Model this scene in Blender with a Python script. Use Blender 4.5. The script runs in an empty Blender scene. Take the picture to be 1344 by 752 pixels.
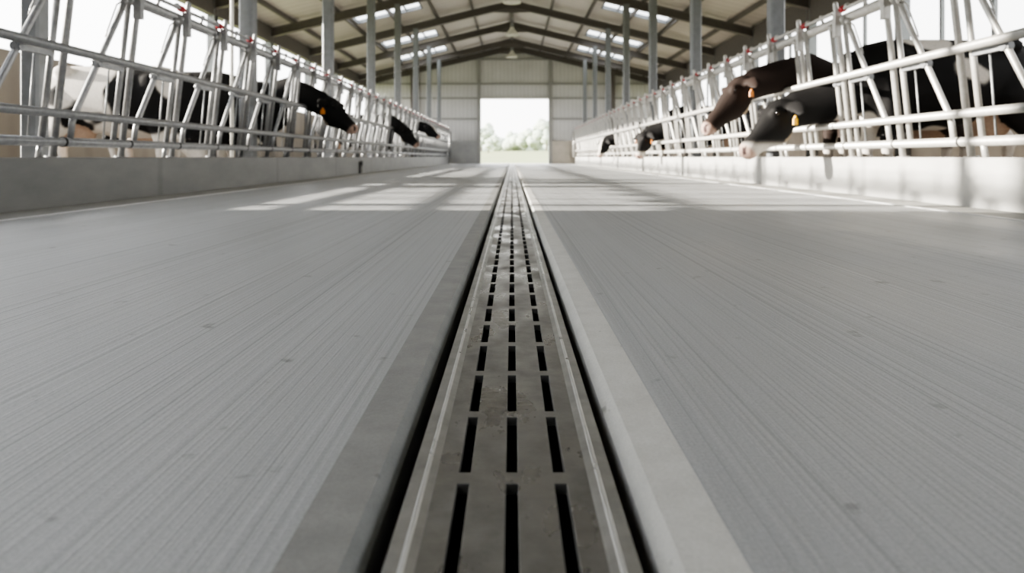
import bpy, bmesh, math, random
from mathutils import Vector, noise, Matrix
random.seed(7)
sc = bpy.context.scene
COL = sc.collection
H0 = 0.33                    # eye height = kerb height
ROW0, PITCH = 4.70, 0.822    # headlock rhythm along the fence
YEND = 33.5

# ------------------------------------------------------------------ materials
def new_mat(name):
    m = bpy.data.materials.new(name); m.use_nodes = True
    nt = m.node_tree
    return m, nt, nt.nodes['Principled BSDF']
def N(nt, t, **kw):
    n = nt.nodes.new(t)
    for k, v in kw.items(): setattr(n, k, v)
    return n
def L(nt, a, b): nt.links.new(a, b)
def objco(nt, scale=(1,1,1)):
    tc = N(nt, 'ShaderNodeTexCoord'); mp = N(nt, 'ShaderNodeMapping')
    mp.inputs['Scale'].default_value = scale
    L(nt, tc.outputs['Object'], mp.inputs['Vector'])
    return mp.outputs['Vector']
def noise_n(nt, vec, scale, detail=3, rough=.55):
    n = N(nt, 'ShaderNodeTexNoise'); n.inputs['Scale'].default_value = scale
    n.inputs['Detail'].default_value = detail; n.inputs['Roughness'].default_value = rough
    L(nt, vec, n.inputs['Vector']); return n.outputs['Fac']
def ramp(nt, fac, stops):
    r = N(nt, 'ShaderNodeValToRGB')
    while len(r.color_ramp.elements) < len(stops): r.color_ramp.elements.new(.5)
    for e, (p, c) in zip(r.color_ramp.elements, stops):
        e.position = p; e.color = (*c, 1) if len(c) == 3 else c
    L(nt, fac, r.inputs['Fac']); return r.outputs['Color']
def bump(nt, b, h, strength, dist, normal=None):
    n = N(nt, 'ShaderNodeBump'); n.inputs['Strength'].default_value = strength; n.inputs['Distance'].default_value = dist
    L(nt, h, n.inputs['Height'])
    if normal is not None: L(nt, normal, n.inputs['Normal'])
    L(nt, n.outputs['Normal'], b.inputs['Normal']); return n.outputs['Normal']
def mul(nt, a, b, fac=1.0, mode='MULTIPLY'):
    m = N(nt, 'ShaderNodeMix', data_type='RGBA', blend_type=mode); m.inputs['Factor'].default_value = fac
    L(nt, a, m.inputs['A']); L(nt, b, m.inputs['B']); return m.outputs['Result']
def g(v, w=0.0): return (v*(1+w), v, v*(1-w))

def mottled(name, c0, c1, scale=3, rough=.6, metal=0, bscale=40, bstr=.15, bdist=.004, sp=None):
    m, nt, b = new_mat(name)
    v = objco(nt)
    f = noise_n(nt, v, scale, 6, .6)
    L(nt, ramp(nt, f, [(.3, c0), (.7, c1)]), b.inputs['Base Color'])
    b.inputs['Roughness'].default_value = rough; b.inputs['Metallic'].default_value = metal
    if bstr: bump(nt, b, noise_n(nt, v, bscale, 4), bstr, bdist)
    return m

def broom_concrete():
    m, nt, b = new_mat('broomed_concrete')
    v = objco(nt)
    s1 = noise_n(nt, objco(nt, (95, .10, 1)), 1, 3, .6)       # broom furrows run along the alley
    s2 = noise_n(nt, objco(nt, (300, .5, 1)), 1, 3, .6)
    fine = noise_n(nt, v, 240, 4, .75)
    big = noise_n(nt, objco(nt, (1, .45, 1)), 1.6, 5, .6)
    spots = noise_n(nt, v, 13, 4, .55)
    base = ramp(nt, big, [(.25, (.375,.386,.395)), (.75, (.468,.480,.490))])
    st = ramp(nt, s1, [(.30, (.58,.58,.58)), (.43, (.95,.95,.95)), (.7, (1.06,1.06,1.06))])
    base = mul(nt, base, st, 1.0)
    base = mul(nt, base, ramp(nt, fine, [(.3, (.68,.68,.68)), (.7, (1.15,1.15,1.15))]), .7)
    base = mul(nt, base, ramp(nt, spots, [(.27, (.5,.49,.47)), (.34, (1,1,1))]), .8)
    L(nt, base, b.inputs['Base Color'])
    r = ramp(nt, big, [(.3, g(.36)), (.7, g(.58))]); L(nt, r, b.inputs['Roughness'])
    n1 = bump(nt, b, s1, .7, .0042)
    n2 = bump(nt, b, s2, .3, .0015, n1)
    bump(nt, b, fine, .35, .0015, n2)
    return m
def edge_concrete(name, c0, c1):
    m, nt, b = new_mat(name)
    v = objco(nt)
    f = noise_n(nt, v, 14, 6, .6)
    c = ramp(nt, f, [(.3, c0), (.7, c1)])
    pits = noise_n(nt, objco(nt, (1, .6, 1)), 34, 2, .5)
    c = mul(nt, c, ramp(nt, pits, [(.22, (.5,.5,.48)), (.29, (1,1,1))]), .8)
    c = mul(nt, c, ramp(nt, noise_n(nt, v, 300, 3), [(.3, g(.85)), (.7, g(1.08))]), .6)
    L(nt, c, b.inputs['Base Color']); b.inputs['Roughness'].default_value = .6
    n1 = bump(nt, b, noise_n(nt, v, 120, 4), .3, .002); bump(nt, b, pits, .3, .004, n1)
    return m
def kerb_concrete(name, c0, c1):
    m, nt, b = new_mat(name)
    v = objco(nt)
    f = noise_n(nt, objco(nt, (1, .7, 2)), 2.2, 7, .62)
    c = ramp(nt, f, [(.3, c0), (.7, c1)])
    w = N(nt, 'ShaderNodeTexWave', wave_type='BANDS', bands_direction='Y'); w.inputs['Scale'].default_value = .105   # joints in the kerb
    L(nt, v, w.inputs['Vector'])
    c = mul(nt, c, ramp(nt, w.outputs['Fac'], [(.0, g(.7)), (.0003, g(1))]), .6)
    L(nt, c, b.inputs['Base Color']); b.inputs['Roughness'].default_value = .55
    bump(nt, b, noise_n(nt, v, 25, 5), .15, .006)
    return m
def galvanised(name, c0, c1, rough=.42, metal=.75):
    m, nt, b = new_mat(name)
    v = objco(nt)
    f = noise_n(nt, v, 26, 4, .6)
    L(nt, ramp(nt, f, [(.3, c0), (.7, c1)]), b.inputs['Base Color'])
    b.inputs['Metallic'].default_value = metal
    L(nt, ramp(nt, noise_n(nt, v, 9, 3), [(.3, g(rough-.08)), (.7, g(rough+.12))]), b.inputs['Roughness'])
    return m
def grate_steel():
    m, nt, b = new_mat('grate_steel')
    v = objco(nt)
    f = noise_n(nt, v, 22, 6, .65)
    c = ramp(nt, f, [(.3, (.19,.186,.178)), (.7, (.29,.283,.27))])
    sp = noise_n(nt, objco(nt, (1.6, .8, 1)), 60, 2)
    c = mul(nt, c, ramp(nt, sp, [(.24, g(.45)), (.31, g(1))]), .75)
    L(nt, c, b.inputs['Base Color']); b.inputs['Metallic'].default_value = .55
    L(nt, ramp(nt, noise_n(nt, objco(nt, (1, .5, 1)), 12, 5), [(.35, g(.20)), (.62, g(.50))]), b.inputs['Roughness'])
    n1 = bump(nt, b, noise_n(nt, objco(nt, (1, 2.2, 1)), 24, 4), .16, .003)
    bump(nt, b, noise_n(nt, v, 260, 2), .15, .001, n1)
    return m
def ribbed(name, c0, c1, axis, scale, rough=.55, strength=.5):
    m, nt, b = new_mat(name)
    v = objco(nt)
    w = N(nt, 'ShaderNodeTexWave', wave_type='BANDS', bands_direction=axis); w.inputs['Scale'].default_value = scale
    L(nt, v, w.inputs['Vector'])
    c = ramp(nt, noise_n(nt, v, .8, 4), [(.3, c0), (.7, c1)])
    c = mul(nt, c, ramp(nt, w.outputs['Fac'], [(0, g(.86)), (.25, g(1))]), .8)
    L(nt, c, b.inputs['Base Color']); b.inputs['Roughness'].default_value = rough
    bump(nt, b, w.outputs['Fac'], strength, .03)
    return m
def plain(name, c, rough=.5, metal=0):
    m, nt, b = new_mat(name)
    v = objco(nt)
    L(nt, ramp(nt, noise_n(nt, v, 12, 3), [(.3, tuple(x*.9 for x in c)), (.7, tuple(min(1, x*1.08) for x in c))]), b.inputs['Base Color'])
    b.inputs['Roughness'].default_value = rough; b.inputs['Metallic'].default_value = metal
    return m
def hide_mat():
    m, nt, b = new_mat('cow_hide')
    a = N(nt, 'ShaderNodeAttribute', attribute_name='hide')
    v = objco(nt)
    c = mul(nt, a.outputs['Color'], ramp(nt, noise_n(nt, objco(nt, (1,1,1)), 60, 4), [(.3, g(.8)), (.7, g(1.15))]), .6)
    L(nt, c, b.inputs['Base Color']); b.inputs['Roughness'].default_value = .75; b.inputs['Specular IOR Level'].default_value = .25
    bump(nt, b, noise_n(nt, objco(nt, (1,1,.35)), 130, 3), .25, .004)
    return m
def glass_mat():
    m = bpy.data.materials.new('skylight_glazing'); m.use_nodes = True; nt = m.node_tree; nt.nodes.clear()
    o = N(nt, 'ShaderNodeOutputMaterial'); mx = N(nt, 'ShaderNodeMixShader'); mx.inputs[0].default_value = .12
    t = N(nt, 'ShaderNodeBsdfTransparent'); t.inputs[0].default_value = (.95,.965,.98,1)
    gl = N(nt, 'ShaderNodeBsdfGlossy'); gl.inputs['Roughness'].default_value = .1
    L(nt, t.outputs[0], mx.inputs[1]); L(nt, gl.outputs[0], mx.inputs[2]); L(nt, mx.outputs[0], o.inputs[0])
    return m

M = dict(
    floor=broom_concrete(),
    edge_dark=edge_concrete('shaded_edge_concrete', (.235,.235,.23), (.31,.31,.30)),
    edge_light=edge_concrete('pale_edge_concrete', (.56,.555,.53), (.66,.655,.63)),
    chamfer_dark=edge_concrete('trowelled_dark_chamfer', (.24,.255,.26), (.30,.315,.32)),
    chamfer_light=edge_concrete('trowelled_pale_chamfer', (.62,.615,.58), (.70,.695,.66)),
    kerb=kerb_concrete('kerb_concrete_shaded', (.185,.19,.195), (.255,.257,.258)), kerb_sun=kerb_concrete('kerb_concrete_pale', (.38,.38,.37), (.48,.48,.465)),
    gutter=mottled('gutter_concrete', (.30,.30,.285), (.40,.40,.38), 5),
    joint=mottled('joint_sealant', (.62,.63,.64), (.75,.75,.75), 20, .4),
    barnfloor=mottled('barn_floor', (.25,.21,.17), (.38,.33,.27), 2, .7),
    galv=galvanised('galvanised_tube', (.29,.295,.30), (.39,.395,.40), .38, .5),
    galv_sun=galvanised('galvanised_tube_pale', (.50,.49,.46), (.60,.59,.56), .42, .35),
    galv_dark=galvanised('galvanised_fittings', (.26,.27,.28), (.36,.37,.38), .45, .6),
    steel=plain('painted_column_steel', (.21,.22,.23), .5, .2),
    rafter=plain('painted_rafter_steel', (.128,.116,.108), .6, .1),
    grate=grate_steel(),
    rim=galvanised('drain_rim_steel', (.30,.30,.29), (.42,.42,.41), .36, .6),
    rim_edge=galvanised('worn_rim_edge', (.55,.56,.56), (.70,.71,.71), .3, .6),
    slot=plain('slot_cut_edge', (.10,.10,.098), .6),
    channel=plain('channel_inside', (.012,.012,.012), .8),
    sheet=ribbed('roof_lining_sheet', (.52,.485,.445), (.60,.56,.515), 'Y', .8, .6, .25),
    wall=ribbed('back_wall_sheet', (.55,.55,.54), (.62,.62,.61), 'X', 1.6, .55, .35),
    girt=plain('wall_girt', (.30,.30,.285), .6),
    precast=ribbed('precast_wall_panel', (.33,.30,.26), (.42,.385,.34), 'Y', .35, .7, .2),
    wains_grey=mottled('plinth_grey', (.30,.305,.305), (.38,.38,.375), 3, .7),
    wains_beige=mottled('plinth_beige', (.40,.37,.32), (.50,.46,.40), 3, .7),
    red=plain('red_plastic', (.42,.02,.03), .4),
    yellow=plain('yellow_tag_plastic', (.85,.48,.02), .4),
    orange=plain('orange_tag_plastic', (.75,.25,.02), .4),
    rubber=plain('black_rubber', (.03,.03,.03), .6),
    white=plain('white_enamel', (.86,.85,.80), .4),
    eye=plain('dark_eye', (.01,.008,.007), .12),
    hide=hide_mat(), glass=glass_mat(),
    grass=mottled('meadow_grass', (.17,.20,.09), (.26,.28,.14), .25, .9, bscale=8, bstr=.4, bdist=.05),
    leaf=mottled('hazy_foliage', (.36,.42,.34), (.46,.51,.43), .5, .9, bscale=2, bstr=.6, bdist=.3),  # distance haze painted in as a paler leaf colour
    bark=plain('bark', (.20,.17,.14), .9),
    apron=mottled('apron_concrete', (.50,.50,.48), (.58,.58,.56), 1, .7),
)

# ------------------------------------------------------------------ mesh helper
class MB:
    def __init__(s): s.v = []; s.f = []; s.sm = []
    def face(s, idx, smooth=False): s.f.append(tuple(idx)); s.sm.append(smooth)
    def box(s, a, b):
        (x0,y0,z0), (x1,y1,z1) = a, b
        x0,x1 = min(x0,x1),max(x0,x1); y0,y1 = min(y0,y1),max(y0,y1); z0,z1 = min(z0,z1),max(z0,z1)
        i = len(s.v)
        s.v += [(x0,y0,z0),(x1,y0,z0),(x1,y1,z0),(x0,y1,z0),(x0,y0,z1),(x1,y0,z1),(x1,y1,z1),(x0,y1,z1)]
        for q in ((0,3,2,1),(4,5,6,7),(0,1,5,4),(1,2,6,5),(2,3,7,6),(3,0,4,7)): s.face([i+k for k in q])
    def prism(s, prof, axis, t0, t1, smooth=False):
        """closed profile (list of 2-tuples) pushed along an axis; x:(y,z)  y:(x,z)"""
        n = len(prof); i = len(s.v)
        for t in (t0, t1):
            for (a, b) in prof: s.v.append((t,a,b) if axis == 'x' else (a,t,b))
        for k in range(n): s.face((i+k, i+(k+1)%n, i+n+(k+1)%n, i+n+k), smooth)
        s.face([i+k for k in range(n)][::-1]); s.face([i+n+k for k in range(n)])
    def loft(s, rings, cap=True, smooth=True):
        n = len(rings[0]); i = len(s.v)
        for r in rings: s.v += [tuple(p) for p in r]
        for a in range(len(rings)-1):
            for k in range(n):
                s.face((i+a*n+k, i+a*n+(k+1)%n, i+(a+1)*n+(k+1)%n, i+(a+1)*n+k), smooth)
        if cap:
            s.face([i+k for k in range(n)][::-1]); e = i+(len(rings)-1)*n
            s.face([e+k for k in range(n)])
    def tube(s, pts, r, n=10, cap=True, up=None):
        pts = [Vector(p) for p in pts]
        rr = r if isinstance(r, (list, tuple)) else [r]*len(pts)
        rings = []; prev = None
        for i, p in enumerate(pts):
            if i == 0: t = pts[1]-p
            elif i == len(pts)-1: t = p-pts[i-1]
            else: t = (pts[i+1]-p).normalized()+(p-pts[i-1]).normalized()
            t.normalize()
            if prev is None:
                a = Vector((1,0,0)) if abs(t.x) < .8 else Vector((0,0,1))
                u = (a - t*a.dot(t)).normalized()
            else: u = (prev - t*prev.dot(t)).normalized()
            prev = u; w = t.cross(u)
            q = rr[i]
            rx, ry = q if isinstance(q, (list, tuple)) else (q, q)
            rings.append([p + u*(rx*math.cos(2*math.pi*k/n)) + w*(ry*math.sin(2*math.pi*k/n)) for k in range(n)])
        s.loft(rings, cap)
    def ball(s, c, r, n=10, m=6):
        c = Vector(c); rad = r if isinstance(r, (list, tuple)) else (r, r, r)
        rings = []
        for a in range(m+1):
            th = math.pi*(a+.02)/(m+.04)
            rings.append([(c.x+rad[0]*math.sin(th)*math.cos(2*math.pi*k/n), c.y+rad[1]*math.sin(th)*math.sin(2*math.pi*k/n), c.z-rad[2]*math.cos(th)) for k in range(n)])
        s.loft(rings)
    def build(s, name, mat, parent=None, base=(0,0,0), fix=False):
        me = bpy.data.meshes.new(name)
        bx, by, bz = base
        me.from_pydata([(x-bx, y-by, z-bz) for x, y, z in s.v], [], s.f)
        me.polygons.foreach_set('use_smooth', s.sm)
        if fix:
            bm = bmesh.new(); bm.from_mesh(me); bmesh.ops.recalc_face_normals(bm, faces=bm.faces); bm.to_mesh(me); bm.free()
        me.materials.append(mat); me.update()
        o = bpy.data.objects.new(name, me); COL.objects.link(o)
        if parent is not None: o.parent = parent
        else: o.location = base
        return o
def tag(o, label, cat, group=None, kind=None):
    o['label'] = label; o['category'] = cat
    if group: o['group'] = group
    if kind: o['kind'] = kind
    return o
def thing(name, label, cat, loc=(0,0,0), group=None):
    o = bpy.data.objects.new(name, None); COL.objects.link(o); o.location = loc; o.empty_display_size = .2
    return tag(o, label, cat, group)
def struct(o): o['kind'] = 'structure'; return o
def child_copy(src, parent, dy, subs=True):
    c = src.copy(); COL.objects.link(c); c.parent = parent; c.location = (src.location.x, src.location.y+dy, src.location.z)
    for k in src.children:
        d = k.copy(); COL.objects.link(d); d.parent = c
    return c

# ------------------------------------------------------------------ floor, drain, kerbs
XS, XB, XG, XGI, XR, XP = .577*H0, .418*H0, .356*H0, .318*H0, .262*H0, .24*H0
Y0 = -2.0
XC = .356*(H0+.017)
for s in (-1, 1):
    m = MB(); m.box((s*XS, Y0-3, -.15), (s*2.62, YEND+.3, 0)); struct(m.build('floor', M['floor']))
    # trim beside the drain: flat top, chamfer falling into the dark gap
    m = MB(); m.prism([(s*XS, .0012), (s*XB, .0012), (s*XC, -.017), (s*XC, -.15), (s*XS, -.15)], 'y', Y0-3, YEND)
    o = struct(m.build('trim_1' if s < 0 else 'trim_2', M['edge_dark'] if s < 0 else M['edge_light'], fix=True))  # same concrete, shade painted into the left strip, light into the right
    o.data.materials.append(M['chamfer_dark'] if s < 0 else M['chamfer_light'])  # side light painted on the chamfers: shaded tone left, lit tone right
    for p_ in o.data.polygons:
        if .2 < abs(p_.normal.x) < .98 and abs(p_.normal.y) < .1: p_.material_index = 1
    # gutter strip along the kerb foot, darkened to paint in kerb shade, with a sealed joint
    m = MB(); m.box((s*2.66, Y0-3, -.15), (s*3.07, YEND, -.006)); struct(m.build('trim_3' if s < 0 else 'trim_4', M['gutter']))
    w = .04
    m = MB(); m.box((s*2.62, Y0-3, -.15), (s*(2.62+w), YEND, .004)); struct(m.build('trim_5' if s < 0 else 'trim_6', M['joint']))
    # kerb wall (feed kerb)
    m = MB(); m.prism([(s*3.07, -.15), (s*3.07, .318), (s*3.078, .327), (s*3.27, .327), (s*3.27, -.15)], 'y', Y0-3, YEND-.1)
    struct(m.build('wall_kerb_left' if s < 0 else 'wall_kerb_right', M['kerb'] if s < 0 else M['kerb_sun'], fix=True))  # kerb shade and sunlight put into the colour, one copy per side
    m = MB(); m.box((s*3.27, Y0-3, -.15), (s*7.25, YEND, 0)); struct(m.build('floor_stalls_left' if s < 0 else 'floor_stalls_right', M['barnfloor']))

ch = thing('drain_channel', 'long sunken steel drain channel between the two pale concrete edge strips', 'drain', (0, 0, -.15))
m = MB()
m.prism([(-XC,-.14),(-XC,-.15),(XC,-.15),(XC,-.14)], 'y', Y0, YEND)
for s in (-1, 1): m.box((s*(XGI-.008), Y0, -.14), (s*(XGI-.010), YEND, -.006))
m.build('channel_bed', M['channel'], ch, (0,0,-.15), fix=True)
for s in (-1, 1):
    m = MB()
    prof = [(XGI, -.003), (.280*H0, -.0025), (.276*H0, -.0012), (.268*H0, -.0012), (.264*H0, -.0022), (.246*H0, -.0045), (XP, -.0055), (XP, -.012), (XGI, -.012)]
    m.prism([(s*a, b) for a, b in prof], 'y', Y0, YEND)
    o = m.build('rim_rail', M['rim'], ch, (0,0,-.15), fix=True)
    o.data.materials.append(M['rim_edge'])  # paler narrow band along the rim ridge
    for p_ in o.data.polygons:
        if .262*H0 < abs(p_.center.x) < .2785*H0 and p_.center.z > .143 and abs(p_.normal.y) < .5: p_.material_index = 1

# grate: one steel plate with rows of three slots
rows = [(.730,.884),(.905,1.053),(1.076,1.217),(1.243,1.369),(1.401,1.515),(1.545,1.669),(1.697,1.811),(1.837,1.967),(1.990,2.106),(2.129,2.233),(2.255,2.357)]
a = 2.378
while a < YEND-.3: rows.append((a, a+.105)); a += .127
b = .704
while b > Y0+.3: rows.insert(0, (b-.165, b)); b -= .19
sx = [-.1515*H0, 0.0, .1515*H0]; hw = .0186*H0
m = MB()
xs = [-XP] + [v for c in sx for v in (c-hw, c+hw)] + [XP]
zt, zb = -.0055, -.017
ys = [Y0] + [v for r in rows for v in r] + [YEND]
nx = len(xs)
for z in (zt, zb):
    for y in ys:
        for x in xs: m.v.append((x, y, z))
NB = nx*len(ys)
def gi(i, j, lv): return lv*NB + j*nx + i
for j in range(len(ys)-1):
    for i in range(nx-1):
        if j % 2 == 1 and i % 2 == 1:
            p = [(i,j),(i+1,j),(i+1,j+1),(i,j+1)]
            for k in range(4):
                (u0,v0),(u1,v1) = p[k], p[(k+1)%4]
                m.face((gi(u0,v0,0), gi(u1,v1,0), gi(u1,v1,1), gi(u0,v0,1)))
        else:
            m.face((gi(i,j,0), gi(i+1,j,0), gi(i+1,j+1,0), gi(i,j+1,0)))
            m.face((gi(i,j,1), gi(i,j+1,1), gi(i+1,j+1,1), gi(i+1,j,1)))
gr = m.build('drain_grate', M['grate'], None)
gr.data.materials.append(M['slot'])  # slot walls coloured dark to paint in the recess shade
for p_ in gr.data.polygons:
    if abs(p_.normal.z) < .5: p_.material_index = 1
tag(gr, 'long slotted steel grate with rows of three slots down the middle of the floor', 'grate')
bv = gr.modifiers.new('b', 'BEVEL'); bv.width = .0006; bv.segments = 1; bv.limit_method = 'ANGLE'

# ------------------------------------------------------------------ building shell
HW = 7.2; RZ = 5.89; PT = .24
def roofz(x, d=0): return RZ - d - PT*abs(x)
frames = [4.80] + [8.68+3.79*k for k in range(7)]
sky = [(20.9,22.4),(26.1,27.4),(29.8,31.2)]
SX0, SX1 = 2.9, 5.06
for s in (-1, 1):
    m = MB()
    def slab(xa, xb, ya, yb):
        m.prism([(s*xa, roofz(xa)), (s*xb, roofz(xb)), (s*xb, roofz(xb)+.08), (s*xa, roofz(xa)+.08)], 'y', ya, yb)
    slab(0, SX0, -5, YEND+.4); slab(SX1, HW+.12, -5, YEND+.4)
    yy = -5
    if s < 0: slab(SX0, SX1, -5, -3.2); yy = 4.6     # unseen opening added in the left slope to brighten the near floor
    for a, b in sky: slab(SX0, SX1, yy, a); yy = b
    slab(SX0, SX1, yy, YEND+.4)
    struct(m.build('ceiling', M['sheet'], fix=True))
    if s < 0:
        m = MB(); m.prism([(s*SX0, roofz(SX0)+.03), (s*SX1, roofz(SX1)+.03), (s*SX1, roofz(SX1)+.04), (s*SX0, roofz(SX0)+.04)], 'y', -3.2, 4.6)
        struct(m.build('window_1', M['glass'], fix=True))  # pane of the added opening, there only to let light in
    for px in (1.37, 2.6, 3.87, 5.12, 6.4):
        m = MB(); m.box((s*(px-.03), -4.9, roofz(px)-.13), (s*(px+.03), YEND, roofz(px)+.01)); struct(m.build('beam_purlin', M['rafter']))
m = MB(); m.box((-.07, -4.9, RZ-.2), (.07, YEND, RZ-.01)); struct(m.build('beam_ridge', M['rafter']))
for y in frames + [YEND-.15, .9]:
    m = MB()
    for s in (-1, 1):    # I-section rafter: two flanges and a web
        for d0, d1, w in ((.12,.145,.085), (.145,.34,.012), (.34,.37,.085)):
            dd = 0
            m.prism([(s*0, roofz(0,d0)), (s*HW, roofz(HW,d0)), (s*HW, roofz(HW,d1)), (s*0, roofz(0,d1))], 'y', y-w, y+w)
        # haunch at the ridge
        m.prism([(s*0, roofz(0,.36)), (s*.7, roofz(.7,.36)), (s*0, roofz(0,.55))], 'y', y-.02, y+.02)
    struct(m.build('beam_rafter', M['rafter'], fix=True))
def hcol(name, x, y, z1, w, d, mat):
    m = MB(); t = .018
    m.box((x-w/2, y-d/2, 0), (x+w/2, y-d/2+t, z1)); m.box((x-w/2, y+d/2-t, 0), (x+w/2, y+d/2, z1)); m.box((x-.012, y-d/2+t, 0), (x+.012, y+d/2-t, z1))
    return struct(m.build(name, mat))
def box_col(name, x, y, z1, w, mat):
    m = MB(); c = w*.12; a = w/2
    m.v = []
    prof = [(a-c,-a),(a,-a+c),(a,a-c),(a-c,a),(-a+c,a),(-a,a-c),(-a,-a+c),(-a+c,-a)]
    m.loft([[(x+p, y+q, z) for p, q in prof] for z in (0, z1)], True, False)
    return struct(m.build(name, mat, fix=True))
for y in frames:
    for s in (-1, 1):
        if s > 0 and y < 5: continue
        box_col('column', s*3.34, y, roofz(3.34,.30), .13 if y < 5 else .18, M['steel'])
for s in (-1, 1):
    for y in frames[1:]:
        if s < 0 and abs(y-12.47) < .1: continue
        hcol('column_eave', s*7.1, y, roofz(7.1,.12), .18, .2, M['steel'])
# eave beams
for s in (-1, 1):
    m = MB(); m.box((s*7.02, -5, 3.68 if s < 0 else 3.5), (s*7.2, YEND, roofz(7.1)-.05)); struct(m.build('beam_eave', M['rafter']))
# outer side walls: low precast parapet, open above; unseen near end on the left closed to block the sun
WH = 1.05
m = MB(); m.box((-7.32, 4.4, 0), (-7.2, YEND, WH)); m.box((-7.34, 9.5, 0), (-7.18, 11.5, 1.86)); m.box((-7.34, 20.0, 0), (-7.18, YEND, 1.86)); struct(m.build('wall_left', M['precast']))
m = MB(); m.box((-7.32, -5, 0), (-7.2, 4.4, roofz(7.2))); struct(m.build('wall_left_near', M['precast']))
m = MB(); m.box((7.2, -5, 0), (7.32, YEND, 1.86)); struct(m.build('wall_right', M['precast']))
m = MB(); m.prism([(-7.32,0),(7.32,0),(7.32,roofz(7.3)),(0,RZ),(-7.32,roofz(7.3))], 'y', -5.1, -5); struct(m.build('wall_front', M['wall'], fix=True))  # unseen end wall, added to cut the light from behind
m = MB(); y = 4.0
while y < YEND:
    m.box((7.22, y-.03, WH), (7.28, y+.03, roofz(7.2)-.05)); y += 1.26
struct(m.build('window_frame', M['steel']))
# back wall with doorway
DX0, DX1, DZ = -1.52, 1.78, 3.16
m = MB()
m.prism([(-HW, 0), (DX0, 0), (DX0, DZ), (DX1, DZ), (DX1, 0), (HW, 0), (HW, roofz(HW)), (0, RZ), (-HW, roofz(HW))], 'y', YEND, YEND+.15)
struct(m.build('wall_back', M['wall'], fix=True))
for z in (2.19, 3.2, 3.9, 5.1):
    m = MB()
    xm = min(HW, (RZ-.15-z)/PT)
    if z < DZ: m.box((-xm, YEND-.06, z-.045), (DX0-.12, YEND+.01, z+.045)); m.box((DX1+.12, YEND-.06, z-.045), (xm, YEND+.01, z+.045))
    else: m.box((-xm, YEND-.06, z-.045), (xm, YEND+.01, z+.045))
    struct(m.build('beam_girt', M['girt']))
for x, w in ((DX0-.09, .17), (DX1+.09, .17)):
    m = MB(); m.box((x-w/2, YEND-.12, 0), (x+w/2, YEND+.02, roofz(x)-.2)); struct(m.build('column_door', M['girt']))
for x in (-4.75, 4.85):
    m = MB(); m.box((x-.16, YEND-.25, 0), (x+.16, YEND+.02, roofz(x)-.2)); struct(m.build('column_gable', M['rafter']))
m = MB(); m.box((DX0-.02, YEND-.1, DZ), (DX1+.02, YEND+.16, DZ+.06))
struct(m.build('door_1', M['white']))
m = MB(); m.box((-HW, YEND-.1, 0), (DX0-.18, YEND+.01, 1.12)); struct(m.build('baseboard_back_left', M['wains_grey']))
m = MB(); m.box((DX1+.18, YEND-.1, 0), (HW, YEND+.01, 1.12)); struct(m.build('baseboard_back_right', M['wains_beige']))

# skylights
side = {-1: 'left', 1: 'right'}
where = ['nearest of three', 'middle of three', 'farthest of three']
for s in (-1, 1):
    for k, (a, b) in enumerate(sky):
        t = thing('skylight', 'bright four pane roof skylight on the %s slope, %s along that slope' % (side[s], where[k]), 'skylight', (s*3.86, (a+b)/2, roofz(3.86)), 'roof skylights')
        base = t.location[:]
        def sl(x0, x1, y0, y1, d0, d1, mb): mb.prism([(s*x0, roofz(x0,d0)), (s*x1, roofz(x1,d0)), (s*x1, roofz(x1,d1)), (s*x0, roofz(x0,d1))], 'y', y0, y1)
        m = MB(); f = .045
        sl(SX0, SX1, a, a+f, -.1, .02, m); sl(SX0, SX1, b-f, b, -.1, .02, m); sl(SX0, SX0+f, a, b, -.1, .02, m); sl(SX1-f, SX1, a, b, -.1, .02, m)
        m.build('frame', M['steel'], t, base, fix=True)
        for q in (1, 2, 3):
            x = SX0+(SX1-SX0)*q/4; m = MB(); sl(x-.02, x+.02, a, b, -.08, -.02, m); m.build('glazing_bar', M['steel'], t, base, fix=True)
        for q in range(4):
            x = SX0+(SX1-SX0)*q/4; m = MB(); sl(x+.022, x+(SX1-SX0)/4-.022, a+f, b-f, -.06, -.05, m); m.build('pane', M['glass'], t, base, fix=True)

# ridge lamps
for k, y in enumerate((20.8, 26.4, 32.2)):
    zl = 5.0
    t = thing('pendant_lamp', 'bell shaped pendant lamp hanging under the ridge, %s' % ('nearest, cut by the view top', 'the clear middle one of three', 'farthest, lowest in the view')[k], 'lamp', (0, y, zl), 'pendant lamps on the ridge')
    base = (0, y, zl)
    def ring(r, z, n=20): return [(r*math.cos(2*math.pi*q/n), y+r*math.sin(2*math.pi*q/n), z) for q in range(n)]
    m = MB(); m.loft([ring(.27, zl), ring(.28, zl+.03), ring(.2, zl+.12), ring(.1, zl+.24), ring(.07, zl+.32)], False); m.build('shade', M['white'], t, base)
    m = MB(); m.loft([ring(.06, zl+.3), ring(.07, zl+.34), ring(.07, zl+.48), ring(.03, zl+.52)]); m.build('housing', M['galv_dark'], t, base)
    m = MB(); m.tube([(0,y,zl+.5), (0,y,RZ-.2)], .012, 6); m.build('stem', M['galv_dark'], t, base)
    m = MB(); m.ball((0,y,zl+.12), (.09,.09,.1)); m.build('bulb', M['white'], t, base)

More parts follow.
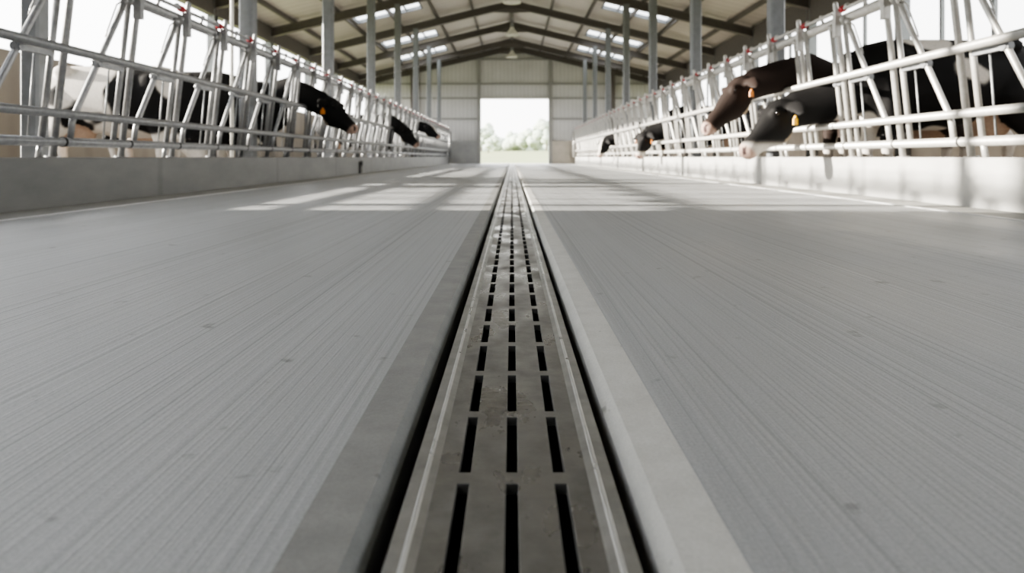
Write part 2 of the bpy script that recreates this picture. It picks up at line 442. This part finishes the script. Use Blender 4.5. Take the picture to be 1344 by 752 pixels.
# ------------------------------------------------------------------ feed fences
LEAN = .112; XBASE = 3.15
def fx(z, off=0): return XBASE - LEAN*(z-H0) + off      # off>0 = to the cows
NST = 35
cow_stalls = {-1: (7, 16, 22), 1: (3, 4, 12, 20)}
ZTOP, ZROD, ZCAP, ZUP, ZLO, ZBOT = 1.60, 1.685, 1.765, 1.06, .625, .435
def make_fence(s):
    GV = M['galv'] if s < 0 else M['galv_sun']  # one tube material in two copies, shade and sun painted into the colour
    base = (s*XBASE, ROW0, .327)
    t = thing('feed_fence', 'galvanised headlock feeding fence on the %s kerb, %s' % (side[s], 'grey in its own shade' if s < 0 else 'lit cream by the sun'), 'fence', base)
    y0, y1 = 1.2, YEND-.35
    def long(name, z, off, r, ya=y0, yb=y1, n=14, mat=None):
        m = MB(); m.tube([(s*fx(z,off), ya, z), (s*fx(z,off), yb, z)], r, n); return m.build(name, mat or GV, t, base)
    long('top_beam', ZTOP, .055, .046)
    long('release_rod', ZROD, .03, .016)
    long('upper_rail', ZUP, -.057, .031, yb=y1+.15); long('lower_rail', ZLO, -.057, .030, yb=y1+.15)
    long('bottom_rail', ZBOT, 0, .033)
    def P(y, z, off=0): return (s*fx(z,off), y, z)
    # prototypes at stall 0 ( B post at ROW0 )
    yb, ya, yp = ROW0, ROW0-.13, ROW0-PITCH
    m = MB(); m.tube([P(yb,.32), P(yb,ZCAP-.03), P(yb,ZCAP-.008), P(yb,ZCAP)], [.024,.024,.022,.012], 12)
    m.tube([P(yb,.327), P(yb,.335)], .05, 12)
    tb = s*fx(ZTOP); m.box((tb-.03, yb-.028, ZTOP-.16), (tb+.03, yb+.028, ZTOP+.06))
    postB = m.build('post', GV, t, base)
    m = MB(); m.tube([P(ya,ZBOT-.01), P(ya,ZTOP+.01)], .021, 12); postA = m.build('post', GV, t, base)
    # open locking bar, leaning, foot bent upright into the bottom rail
    m = MB(); m.tube([P(ya-.07,1.52), P(ya-.09,1.45), P(yp+.19,.64), P(yp+.17,.58), P(yp+.165,ZBOT)], .0215, 12)
    barO = m.build('locking_bar', GV, t, base)
    frac = (1.02-.64)/(1.45-.64); yc = (yp+.19)+frac*((ya-.09)-(yp+.19))
    m = MB(); xx = s*fx(1.02,.0)
    m.box((xx-.018, yc-.04, 1.0), (xx+.018, ya, 1.04)); m.tube([(xx-.03,yc,1.02),(xx+.03,yc,1.02)], .03, 14)
    m.build('pivot_bracket', M['galv_dark'], barO, base)
    m = MB(); m.tube([P(ya-.13,1.02,.02), P(ya-.10,ZBOT,.02)], .0075, 6); m.build('linkage_rod', M['galv_dark'], barO, base)
    m = MB(); m.tube([P(ya-.06,1.56,.0), P(ya-.12,1.50,.02), P(ya-.19,1.28,.03), P(ya-.20,1.24,.03), P(ya-.16,1.27,.03), P(ya-.09,1.47,.02)], .0065, 6)
    m.ball(P(ya-.06,1.55), .032); m.build('latch', GV, barO, base)
    # closed bar, upright beside the previous post
    yq = yp+.13
    m = MB(); m.tube([P(yq,1.55), P(yq,ZBOT)], .0215, 12); barC = m.build('locking_bar', GV, t, base)
    m = MB(); m.box((xx-.018, yp+.02, 1.0), (xx+.018, yq+.02, 1.04)); m.tube([(xx-.03,yq,1.02),(xx+.03,yq,1.02)], .03, 14); m.build('pivot_bracket', M['galv_dark'], barC, base)
    m = MB(); m.ball(P(yq,1.55), .032); m.build('latch', GV, barC, base)
    # red cap and knobs on the rod, rubber coupling on the bottom rail
    m = MB(); m.tube([P(yb-.10,ZROD,.03), P(yb-.095,ZROD,.03), P(yb-.04,ZROD,.03), P(yb-.035,ZROD,.03)], [.02,.03,.03,.02], 10)
    cap = m.build('stop_cap', M['red'], t, base); cap['label'] = 'red plastic stop cap'
    m = MB(); m.ball(P(yb-.15,ZROD+.01,.03), .028); kn1 = m.build('rod_knob', GV, t, base)
    m = MB(); m.tube([P(yb-.45,ZTOP+.03,.045), P(yb-.45,ZROD+.01,.03)], .014, 8); m.ball(P(yb-.45,ZROD+.012,.03), .022); kn2 = m.build('rod_bracket', GV, t, base)
    m = MB(); m.tube([P(yp+.08,ZBOT), P(yp+.10,ZBOT)], .037, 12); cp = m.build('coupling', M['rubber'], t, base)
    m = MB(); m.tube([P(ya,ZBOT), P(ya-.01,.325)], .02, 8); ft = m.build('foot', GV, t, base)
    for k in range(-3, NST):
        dy = PITCH*k
        if ROW0+dy > y1-.1: break
        kinds = [postB, postA, cap, kn1, kn2, cp] + ([ft] if k % 2 == 0 else [])
        if k not in cow_stalls[s]: kinds.append(barO)
        if k != 0:
            for src in kinds: child_copy(src, t, dy)
    for k in cow_stalls[s][1:]: child_copy(barC, t, PITCH*k)
    barC.location.y = PITCH*cow_stalls[s][0]
    # end post and closing panel
    m = MB()
    for z, off in ((ZTOP,.0),): m.tube([(s*3.0, y1, .32), (s*3.0, y1, ZCAP-.2)], .07, 12)
    m.build('end_post', GV, t, base)
    return t
make_fence(-1); make_fence(1)

# thin white down pipe by the left column, small dark outlet in the left kerb
m = MB(); m.tube([(-3.45, 8.45, 0), (-3.45, 8.45, 4.9)], .022, 10)
tag(m.build('water_pipe', M['white'], None), 'thin white vertical pipe beside the first full left column', 'pipe')
m = MB(); m.box((-3.045, 13.75, .0), (-3.07, 13.95, .235)); m.tube([(-3.05,13.85,.2),(-3.02,13.85,.2)], .05, 12)
tag(m.build('kerb_outlet', M['rubber'], None), 'small dark upright outlet fitting on the left kerb face', 'outlet')

# ------------------------------------------------------------------ cows
def ellipse(c, u, w, ru, rw, n=16):
    return [c + u*(ru*math.cos(2*math.pi*k/n)) + w*(rw*math.sin(2*math.pi*k/n)) for k in range(n)]
def cow_body(name, poll, muzzle, seed, white, tint, blaze, legwhite, nz=None, nh=.22):
    """poll, muzzle: (forward, up, sideways) in the cow's own frame, at scale 1; forward = +x"""
    m = MB(); Y = Vector((0,1,0)); Z = Vector((0,0,1)); X = Vector((1,0,0))
    def chain(pts, n=16):      # (x, y, z, half width, half height)
        P = [Vector(p[:3]) for p in pts]; rings = []
        for i, p in enumerate(P):
            t = (P[min(i+1,len(P)-1)]-P[max(i-1,0)]).normalized()
            u = Y - t*Y.dot(t)
            if u.length < .2: u = X - t*X.dot(t)
            u.normalize(); w = t.cross(u)
            rings.append(ellipse(p, u, w, pts[i][3], pts[i][4], n))
        m.loft(rings)
    chain([(-.90,0,1.14,.06,.08),(-.86,0,1.12,.16,.18),(-.78,0,1.10,.23,.25),(-.6,0,1.07,.27,.32),(-.3,0,1.01,.31,.38),(0,0,.97,.335,.42),(.3,0,.97,.31,.42),(.52,0,1.0,.26,.39),(.7,0,1.02,.215,.32),(.84,0,1.03,.15,.22),(.90,0,1.03,.06,.1)], 24)
    # hip bones and withers
    for sy in (-1,1):
        m.ball((-.52, sy*.22, 1.30), (.12,.07,.07)); m.ball((-.84, sy*.1, 1.24), (.07,.06,.06))
        m.ball((.42, sy*.2, .98), (.2,.1,.3))
        chain([(.48,sy*.17,.98,.10,.15),(.50,sy*.18,.74,.085,.12),(.53,sy*.17,.55,.062,.075),(.55,sy*.17,.43,.056,.062),(.54,sy*.17,.30,.04,.045),(.53,sy*.17,.15,.045,.048),(.55,sy*.17,.08,.052,.058),(.57,sy*.17,.0,.06,.078)], 12)
        chain([(-.58,sy*.17,1.08,.12,.24),(-.54,sy*.2,.84,.12,.2),(-.60,sy*.19,.68,.085,.13),(-.74,sy*.17,.52,.052,.078),(-.79,sy*.16,.46,.05,.07),(-.76,sy*.16,.30,.042,.048),(-.73,sy*.16,.14,.046,.05),(-.70,sy*.16,.07,.052,.058),(-.68,sy*.16,.0,.06,.078)], 12)
    m.ball((-.48,0,.62), (.2,.15,.16)); 
    for sy in (-1,1):
        for q in (-.55,-.42): m.tube([(q,sy*.07,.54),(q,sy*.075,.44)], [.026,.018], 8)
    chain([(-.86,0,1.27,.04,.04),(-.94,0,1.22,.032,.032),(-.96,0,1.0,.024,.024),(-.95,0,.7,.022,.022),(-.95,0,.58,.045,.045),(-.95,0,.42,.028,.03)], 8)
    P = Vector((poll[0],poll[2],poll[1])); Mz = Vector((muzzle[0],muzzle[2],muzzle[1]))
    d = (Mz-P); hl = d.length; d.normalize()
    SD = Z.cross(d).normalized(); up = d.cross(SD).normalized()      # sideways, and out of the forehead
    # neck
    S0 = Vector((.62,0,1.08)); S1 = Vector((.88,0,nz or 1.06+.45*(poll[1]-1.06)))
    Q = P - up*.06 - d*.0
    mid = S1.lerp(Q, .45); mid2 = S1.lerp(Q, .85)
    chain([(S0.x,0,S0.z,.18,.30),(S1.x,0,S1.z,.145,nh*1.08),(mid.x,mid.y,mid.z,.125,nh),(mid2.x,mid2.y,mid2.z,.11,min(nh,.17)),(Q.x+d.x*.07,Q.y+d.y*.07,Q.z+d.z*.07,.10,.14)], 18)
    # head, wide poll, narrow bridge, blunt muzzle
    prof = [(-.07,.05,.05,0),(-.02,.105,.095,0),(.08,.125,.135,-.02),(.22,.135,.172,-.05),(.36,.128,.182,-.07),(.50,.102,.155,-.06),(.66,.082,.115,-.04),(.80,.083,.098,-.028),(.90,.093,.092,-.024),(.98,.090,.078,-.022),(1.03,.06,.05,-.022),(1.05,.02,.02,-.022)]
    rings = []
    for tt, w, h, o in prof:
        c = P + d*(hl*tt) + up*o; rings.append(ellipse(c, SD, up, w, h, 18))
    m.loft(rings)
    for sy in (-1,1):
        m.ball(P + d*(hl*.25) + up*.075 + SD*(sy*.105), (.05,.035,.045))
        m.ball(P + d*(hl*.34) - up*.10 + SD*(sy*.07), (.09,.05,.09))          # cheek
        e0 = P + d*.04 + SD*(sy*.08) + up*.01
        pts = [e0, e0+SD*(sy*.07)-d*.02, e0+SD*(sy*.15)-d*.02-Z*.02, e0+SD*(sy*.21)-Z*.05, e0+SD*(sy*.25)-Z*.07]
        rg = []
        for p_, w_, h_ in zip(pts, (.035,.07,.082,.06,.02), (.03,.028,.024,.018,.012)): rg.append(ellipse(p_, d, up, w_, h_, 10))
        m.loft(rg)
    o = m.build(name, M['hide'], None, fix=True)
    r = o.modifiers.new('r', 'REMESH'); r.mode = 'VOXEL'; r.voxel_size = .019; r.use_smooth_shade = True
    sm = o.modifiers.new('s', 'SMOOTH'); sm.factor = .5; sm.iterations = 5
    dg = bpy.context.evaluated_depsgraph_get(); me = bpy.data.meshes.new_from_object(o.evaluated_get(dg))
    bpy.data.objects.remove(o)
    me.name = name
    ca = me.color_attributes.new('hide', 'FLOAT_COLOR', 'POINT')
    off = Vector((seed*7.3, seed*3.1, seed*5.7))
    blk = Vector(tint); wht = Vector((.72,.68,.62)); pink = Vector((.42,.27,.215)); hoof = Vector((.10,.085,.07)); cream = Vector((.62,.5,.36))
    def sst(a, b, x): t = max(0, min(1, (x-a)/(b-a))); return t*t*(3-2*t)
    for i, v in enumerate(me.vertices):
        p = v.co
        h0 = p-P
        n = noise.noise(p*1.7+off) + .35*noise.noise(p*4.0+off)
        th = .9 - 1.3*white
        c = blk.lerp(wht, sst(th-.03, th+.03, n)) if p.x < .95 else blk.copy()
        if p.x > .95 and blaze and abs(h0.dot(SD)) < .04 and h0.dot(up) > -.03 and h0.dot(d) > 0 : c = wht.copy()
        if p.z < .46: c = c.lerp(wht, legwhite*sst(.46,.40,p.z))
        if p.z < .085: c = hoof.copy()
        if p.z < .72 and -.72 < p.x < -.28 and abs(p.y) < .16: c = pink.lerp(cream, .4)
        h = (p-P); a_ = h.dot(d)/hl; low = h.dot(up)
        if p.x > .95 and a_ > .86: c = c.lerp(pink.lerp(wht,.15), sst(.885,.945,a_))
        if p.x > .95 and .12 < a_ < .42 and low < -.19: c = c.lerp(cream, .5)
        if p.x > .95 and a_ > .93 and abs(abs(h.dot(SD))-.045) < .02 and abs(low-.02) < .028: c = Vector((.05,.03,.03))
        ca.data[i].color = (c.x, c.y, c.z, 1)
    me.materials.clear(); me.materials.append(M['hide'])
    ob = bpy.data.objects.new(name, me); COL.objects.link(ob)
    # eyes
    for sy in (-1,1):
        q = MB(); cc = P + d*(hl*.27) + up*.06 + SD*(sy*.128); q.ball(cc, (.02,.017,.02), 10, 8); q.build('eye', M['eye'], ob)
    return ob, P, d, up, SD
def ear_tag(ob, P, d, up, SD, mat, sides=(-1,1)):
    for sy in sides:
        c = P + d*.075 + SD*(sy*.235) + up*.0 + Vector((0,0,-.05))
        fwd = (d - Vector((0,0,d.z)))
        fwd = fwd.normalized() if fwd.length > .1 else Vector((1,0,0))
        dn = Vector((0,0,-1)); q = MB()
        wide = (fwd + SD*.35).normalized(); thick = dn.cross(wide)
        prof = [(-.010,0),(.010,0),(.013,.018),(.030,.026),(.030,.080),(-.030,.080),(-.030,.026),(-.013,.018)]
        q.loft([[c + wide*a + thick*e + dn*b for a, b in prof] for e in (-.006, .006)], True, False)
        q.ball(c + dn*.008, .014, 8, 6)
        o = q.build('ear_tag', mat, ob, fix=True); o['label'] = 'plastic ear tag'
def stall_y(k): return ROW0 + PITCH*(k-1) + .13 + (PITCH-.26)/2 + .0
def cow(s, y, x0, sc_, poll, muz, seed, white, label, turn=.10, tint=(.012,.011,.011), tagm=None, blaze=False, legwhite=.8, yaw=0, nz=None, nh=.22, group='cows at the feed fences'):
    fw = lambda X: (x0-X)/sc_
    q = 1 if s > 0 else -1         # the head turns a little to the camera's end of the barn
    ob, P, d, up, SD = cow_body('dairy_cow', (fw(poll[0]), poll[1]/sc_, 0), (fw(muz[0]), muz[1]/sc_, q*turn), seed, white, tint, blaze, legwhite, nz/sc_ if nz else None, nh/sc_)
    if tagm: ear_tag(ob, P, d, up, SD, tagm)
    ob.scale = (sc_,)*3
    ob.location = (s*x0, y, 0)
    ob.rotation_euler = (0, 0, (0 if s < 0 else math.pi)+yaw)
    tag(ob, label, 'cow', group)
    return ob
BR = (.020,.0125,.010)
BK = (.0065,.0062,.0065)
cow(1, stall_y(3), 4.18, 1.07, (2.68,.83), (2.24,.37), 2.2, .62, 'large black cow with white flank patches, muzzle lowered to the right kerb', tint=BK, tagm=M['yellow'], nz=.89, nh=.185)
cow(1, stall_y(4), 4.12, 1.00, (2.56,1.16), (2.10,.62), 5.0, .10, 'dark brown cow with orange ear tag reaching its head out past the right fence', tint=BR, tagm=M['orange'], nz=1.30, nh=.175)
cow(1, stall_y(12), 4.0, 1.0, (2.74,.80), (2.58,.32), 8.0, .3, 'black cow farther along the right fence, head hanging straight down, orange tag', tint=BK, tagm=M['orange'], nz=.88, nh=.18)
cow(1, stall_y(20), 4.0, 1.0, (2.80,.82), (2.62,.34), 11.0, .3, 'farthest cow on the right fence, black head with a white blaze hanging down', tint=BK, blaze=True, nz=.88, nh=.18)
cow(-1, 7.75, 4.42, .98, (3.60,.62), (3.42,.17), 3.7, .74, 'mostly white cow with black patches standing behind the left fence, head down out of sight', tint=BK)
cow(-1, 9.05, 4.34, 1.05, (3.60,.62), (3.44,.17), 6.1, .36, 'mostly black cow standing between the white cow and the first head on the left', tint=BK)
cow(-1, stall_y(7), 4.14, 1.04, (2.70,1.13), (2.27,.72), 9.4, .15, 'black cow with pinkish muzzle, nearest head pushed out through the left fence', tint=BK, tagm=M['orange'], nz=1.32, nh=.18)
cow(-1, stall_y(16), 4.05, 1.02, (2.75,1.05), (2.38,.62), 12.9, .1, 'all black cow head drooping through the left fence, halfway to the back wall', tint=BK, nz=1.30, nh=.17)
cow(-1, stall_y(22), 4.05, 1.04, (2.75,1.32), (2.36,.98), 14.2, .35, 'farthest cow on the left fence, black and white head held high', tint=BK, blaze=True, nz=1.36, nh=.17)

# ------------------------------------------------------------------ outside the door
m = MB(); nx_, ny_ = 24, 30
def gz(x, y): 
    t = max(0, min(1, (y-40)/130)); return -.02 + 1.75*t*t*(3-2*t) + .12*math.sin(x*.07)*t
for j in range(ny_+1):
    y = YEND+3.2 + (j/ny_)**1.8*260
    for i in range(nx_+1): x = -90+180*i/nx_; m.v.append((x, y, gz(x, y)))
for j in range(ny_):
    for i in range(nx_): q = j*(nx_+1)+i; m.face((q, q+1, q+nx_+2, q+nx_+1), True)
struct(m.build('ground_meadow', M['grass']))
m = MB(); m.box((-90, -60, -.4), (-7.33, YEND+3.3, -.05)); m.box((7.33, -60, -.4), (90, YEND+3.3, -.05)); struct(m.build('ground', M['grass']))
m = MB(); m.box((-7.3, YEND+.3, -.2), (7.3, YEND+3.4, -.005)); struct(m.build('ground_apron', M['apron']))
def tree(x, y, h, w, label):
    rnd = random.Random(int(x*10+y)); z0 = gz(x, y)-.1
    t = thing('tree', label, 'tree', (x, y, z0), 'hazy trees beyond the doorway')
    base = (x, y, z0)
    m = MB(); m.tube([(x,y,z0), (x+.1,y,z0+h*.3), (x,y,z0+h*.7)], [.16*h/6,.12*h/6,.05*h/6], 8); m.build('trunk', M['bark'], t, base)
    m = MB()
    for _ in range(16):
        a = rnd.uniform(0, 6.28); q = rnd.random()**.5
        zz = rnd.uniform(.28, .88); rr = w*.5*q*(1.1-abs(zz-.5)*1.1)
        r = rnd.uniform(.13,.24)*w
        m.ball((x+math.cos(a)*rr, y+math.sin(a)*rr, z0+h*zz), (r, r, r*rnd.uniform(.7,1)), 12, 8)
    o = m.build('crown', M['leaf'], t, base)
    sd = o.modifiers.new('s', 'SUBSURF'); sd.levels = 1; sd.render_levels = 1
    tx = bpy.data.textures.new('leafy', 'CLOUDS'); tx.noise_scale = .55
    dm = o.modifiers.new('d', 'DISPLACE'); dm.texture = tx; dm.strength = .9
def px(u, y): return (u-672)*y/900
for u, y, h, w, lb in ((641,112,4.2,3.4,'round pale tree standing alone at the left side of the doorway'),
        (632,140,5.6,5.0,'tree half hidden by the left doorway edge'),
        (664,190,3.2,9,'low hazy clump just left of the doorway middle'),
        (684,180,4.6,8,'broad hazy tree just right of the doorway middle'),
        (702,165,5.8,7,'medium hazy tree right of the doorway middle'),
        (717,150,7.6,6,'tallest hazy tree against the right doorway edge')):
    tree(px(u,y), y, h, w, lb)
m = MB()
for i in range(34):
    x = -34+2.0*i+random.uniform(-.4,.4); r = random.uniform(1.0,1.7); m.ball((x, 205+random.uniform(-2,2), gz(x,205)+r*.5), (1.6, 1.4, r), 10, 6)
tag(m.build('hedgerow', M['leaf'], None), 'long low hazy hedge along the far edge of the meadow', 'hedge')

# ------------------------------------------------------------------ light
w = bpy.data.worlds.new('World'); sc.world = w; w.use_nodes = True
nt = w.node_tree; bg = nt.nodes['Background']
tc = N(nt, 'ShaderNodeTexCoord'); sep = N(nt, 'ShaderNodeSeparateXYZ'); L(nt, tc.outputs['Generated'], sep.inputs[0])
c1 = ramp(nt, sep.outputs['Z'], [(0, (1,.99,.965)), (.35, (.985,.99,1.0))])
mr = N(nt, 'ShaderNodeMapRange'); L(nt, sep.outputs['X'], mr.inputs['Value'])
mr.inputs['From Min'].default_value = -1; mr.inputs['From Max'].default_value = 1; mr.inputs['To Min'].default_value = 7.0; mr.inputs['To Max'].default_value = 4.2
L(nt, c1, bg.inputs['Color']); L(nt, mr.outputs[0], bg.inputs['Strength'])
ld = bpy.data.lights.new('sun', 'SUN'); ld.energy = 27; ld.angle = math.radians(1.2); ld.color = (1,.93,.82)
lo = bpy.data.objects.new('sun', ld); COL.objects.link(lo)
el = math.atan(.25)
dv = Vector((math.cos(el), -.02, -math.sin(el)))      # travels from the left side, low
lo.rotation_euler = dv.to_track_quat('-Z', 'Y').to_euler()
lo.location = (-20, 10, 9)

# ------------------------------------------------------------------ camera
cd = bpy.data.cameras.new('camera'); co = bpy.data.objects.new('camera', cd); COL.objects.link(co)
cd.sensor_width = 36; cd.lens = 900/1344*36; cd.shift_y = -170/1344
co.location = (0, 0, H0); co.rotation_euler = (math.pi/2, 0, 0)
cd.clip_start = .02; cd.clip_end = 600
cd.dof.use_dof = True; cd.dof.focus_distance = 1.35; cd.dof.aperture_fstop = 4.5
sc.camera = co
sc.view_settings.view_transform = 'AgX'; sc.view_settings.look = 'AgX - Medium High Contrast'
sc.view_settings.exposure = 0.0
sc.cycles.use_denoising = True
sc.cycles.max_bounces = 8
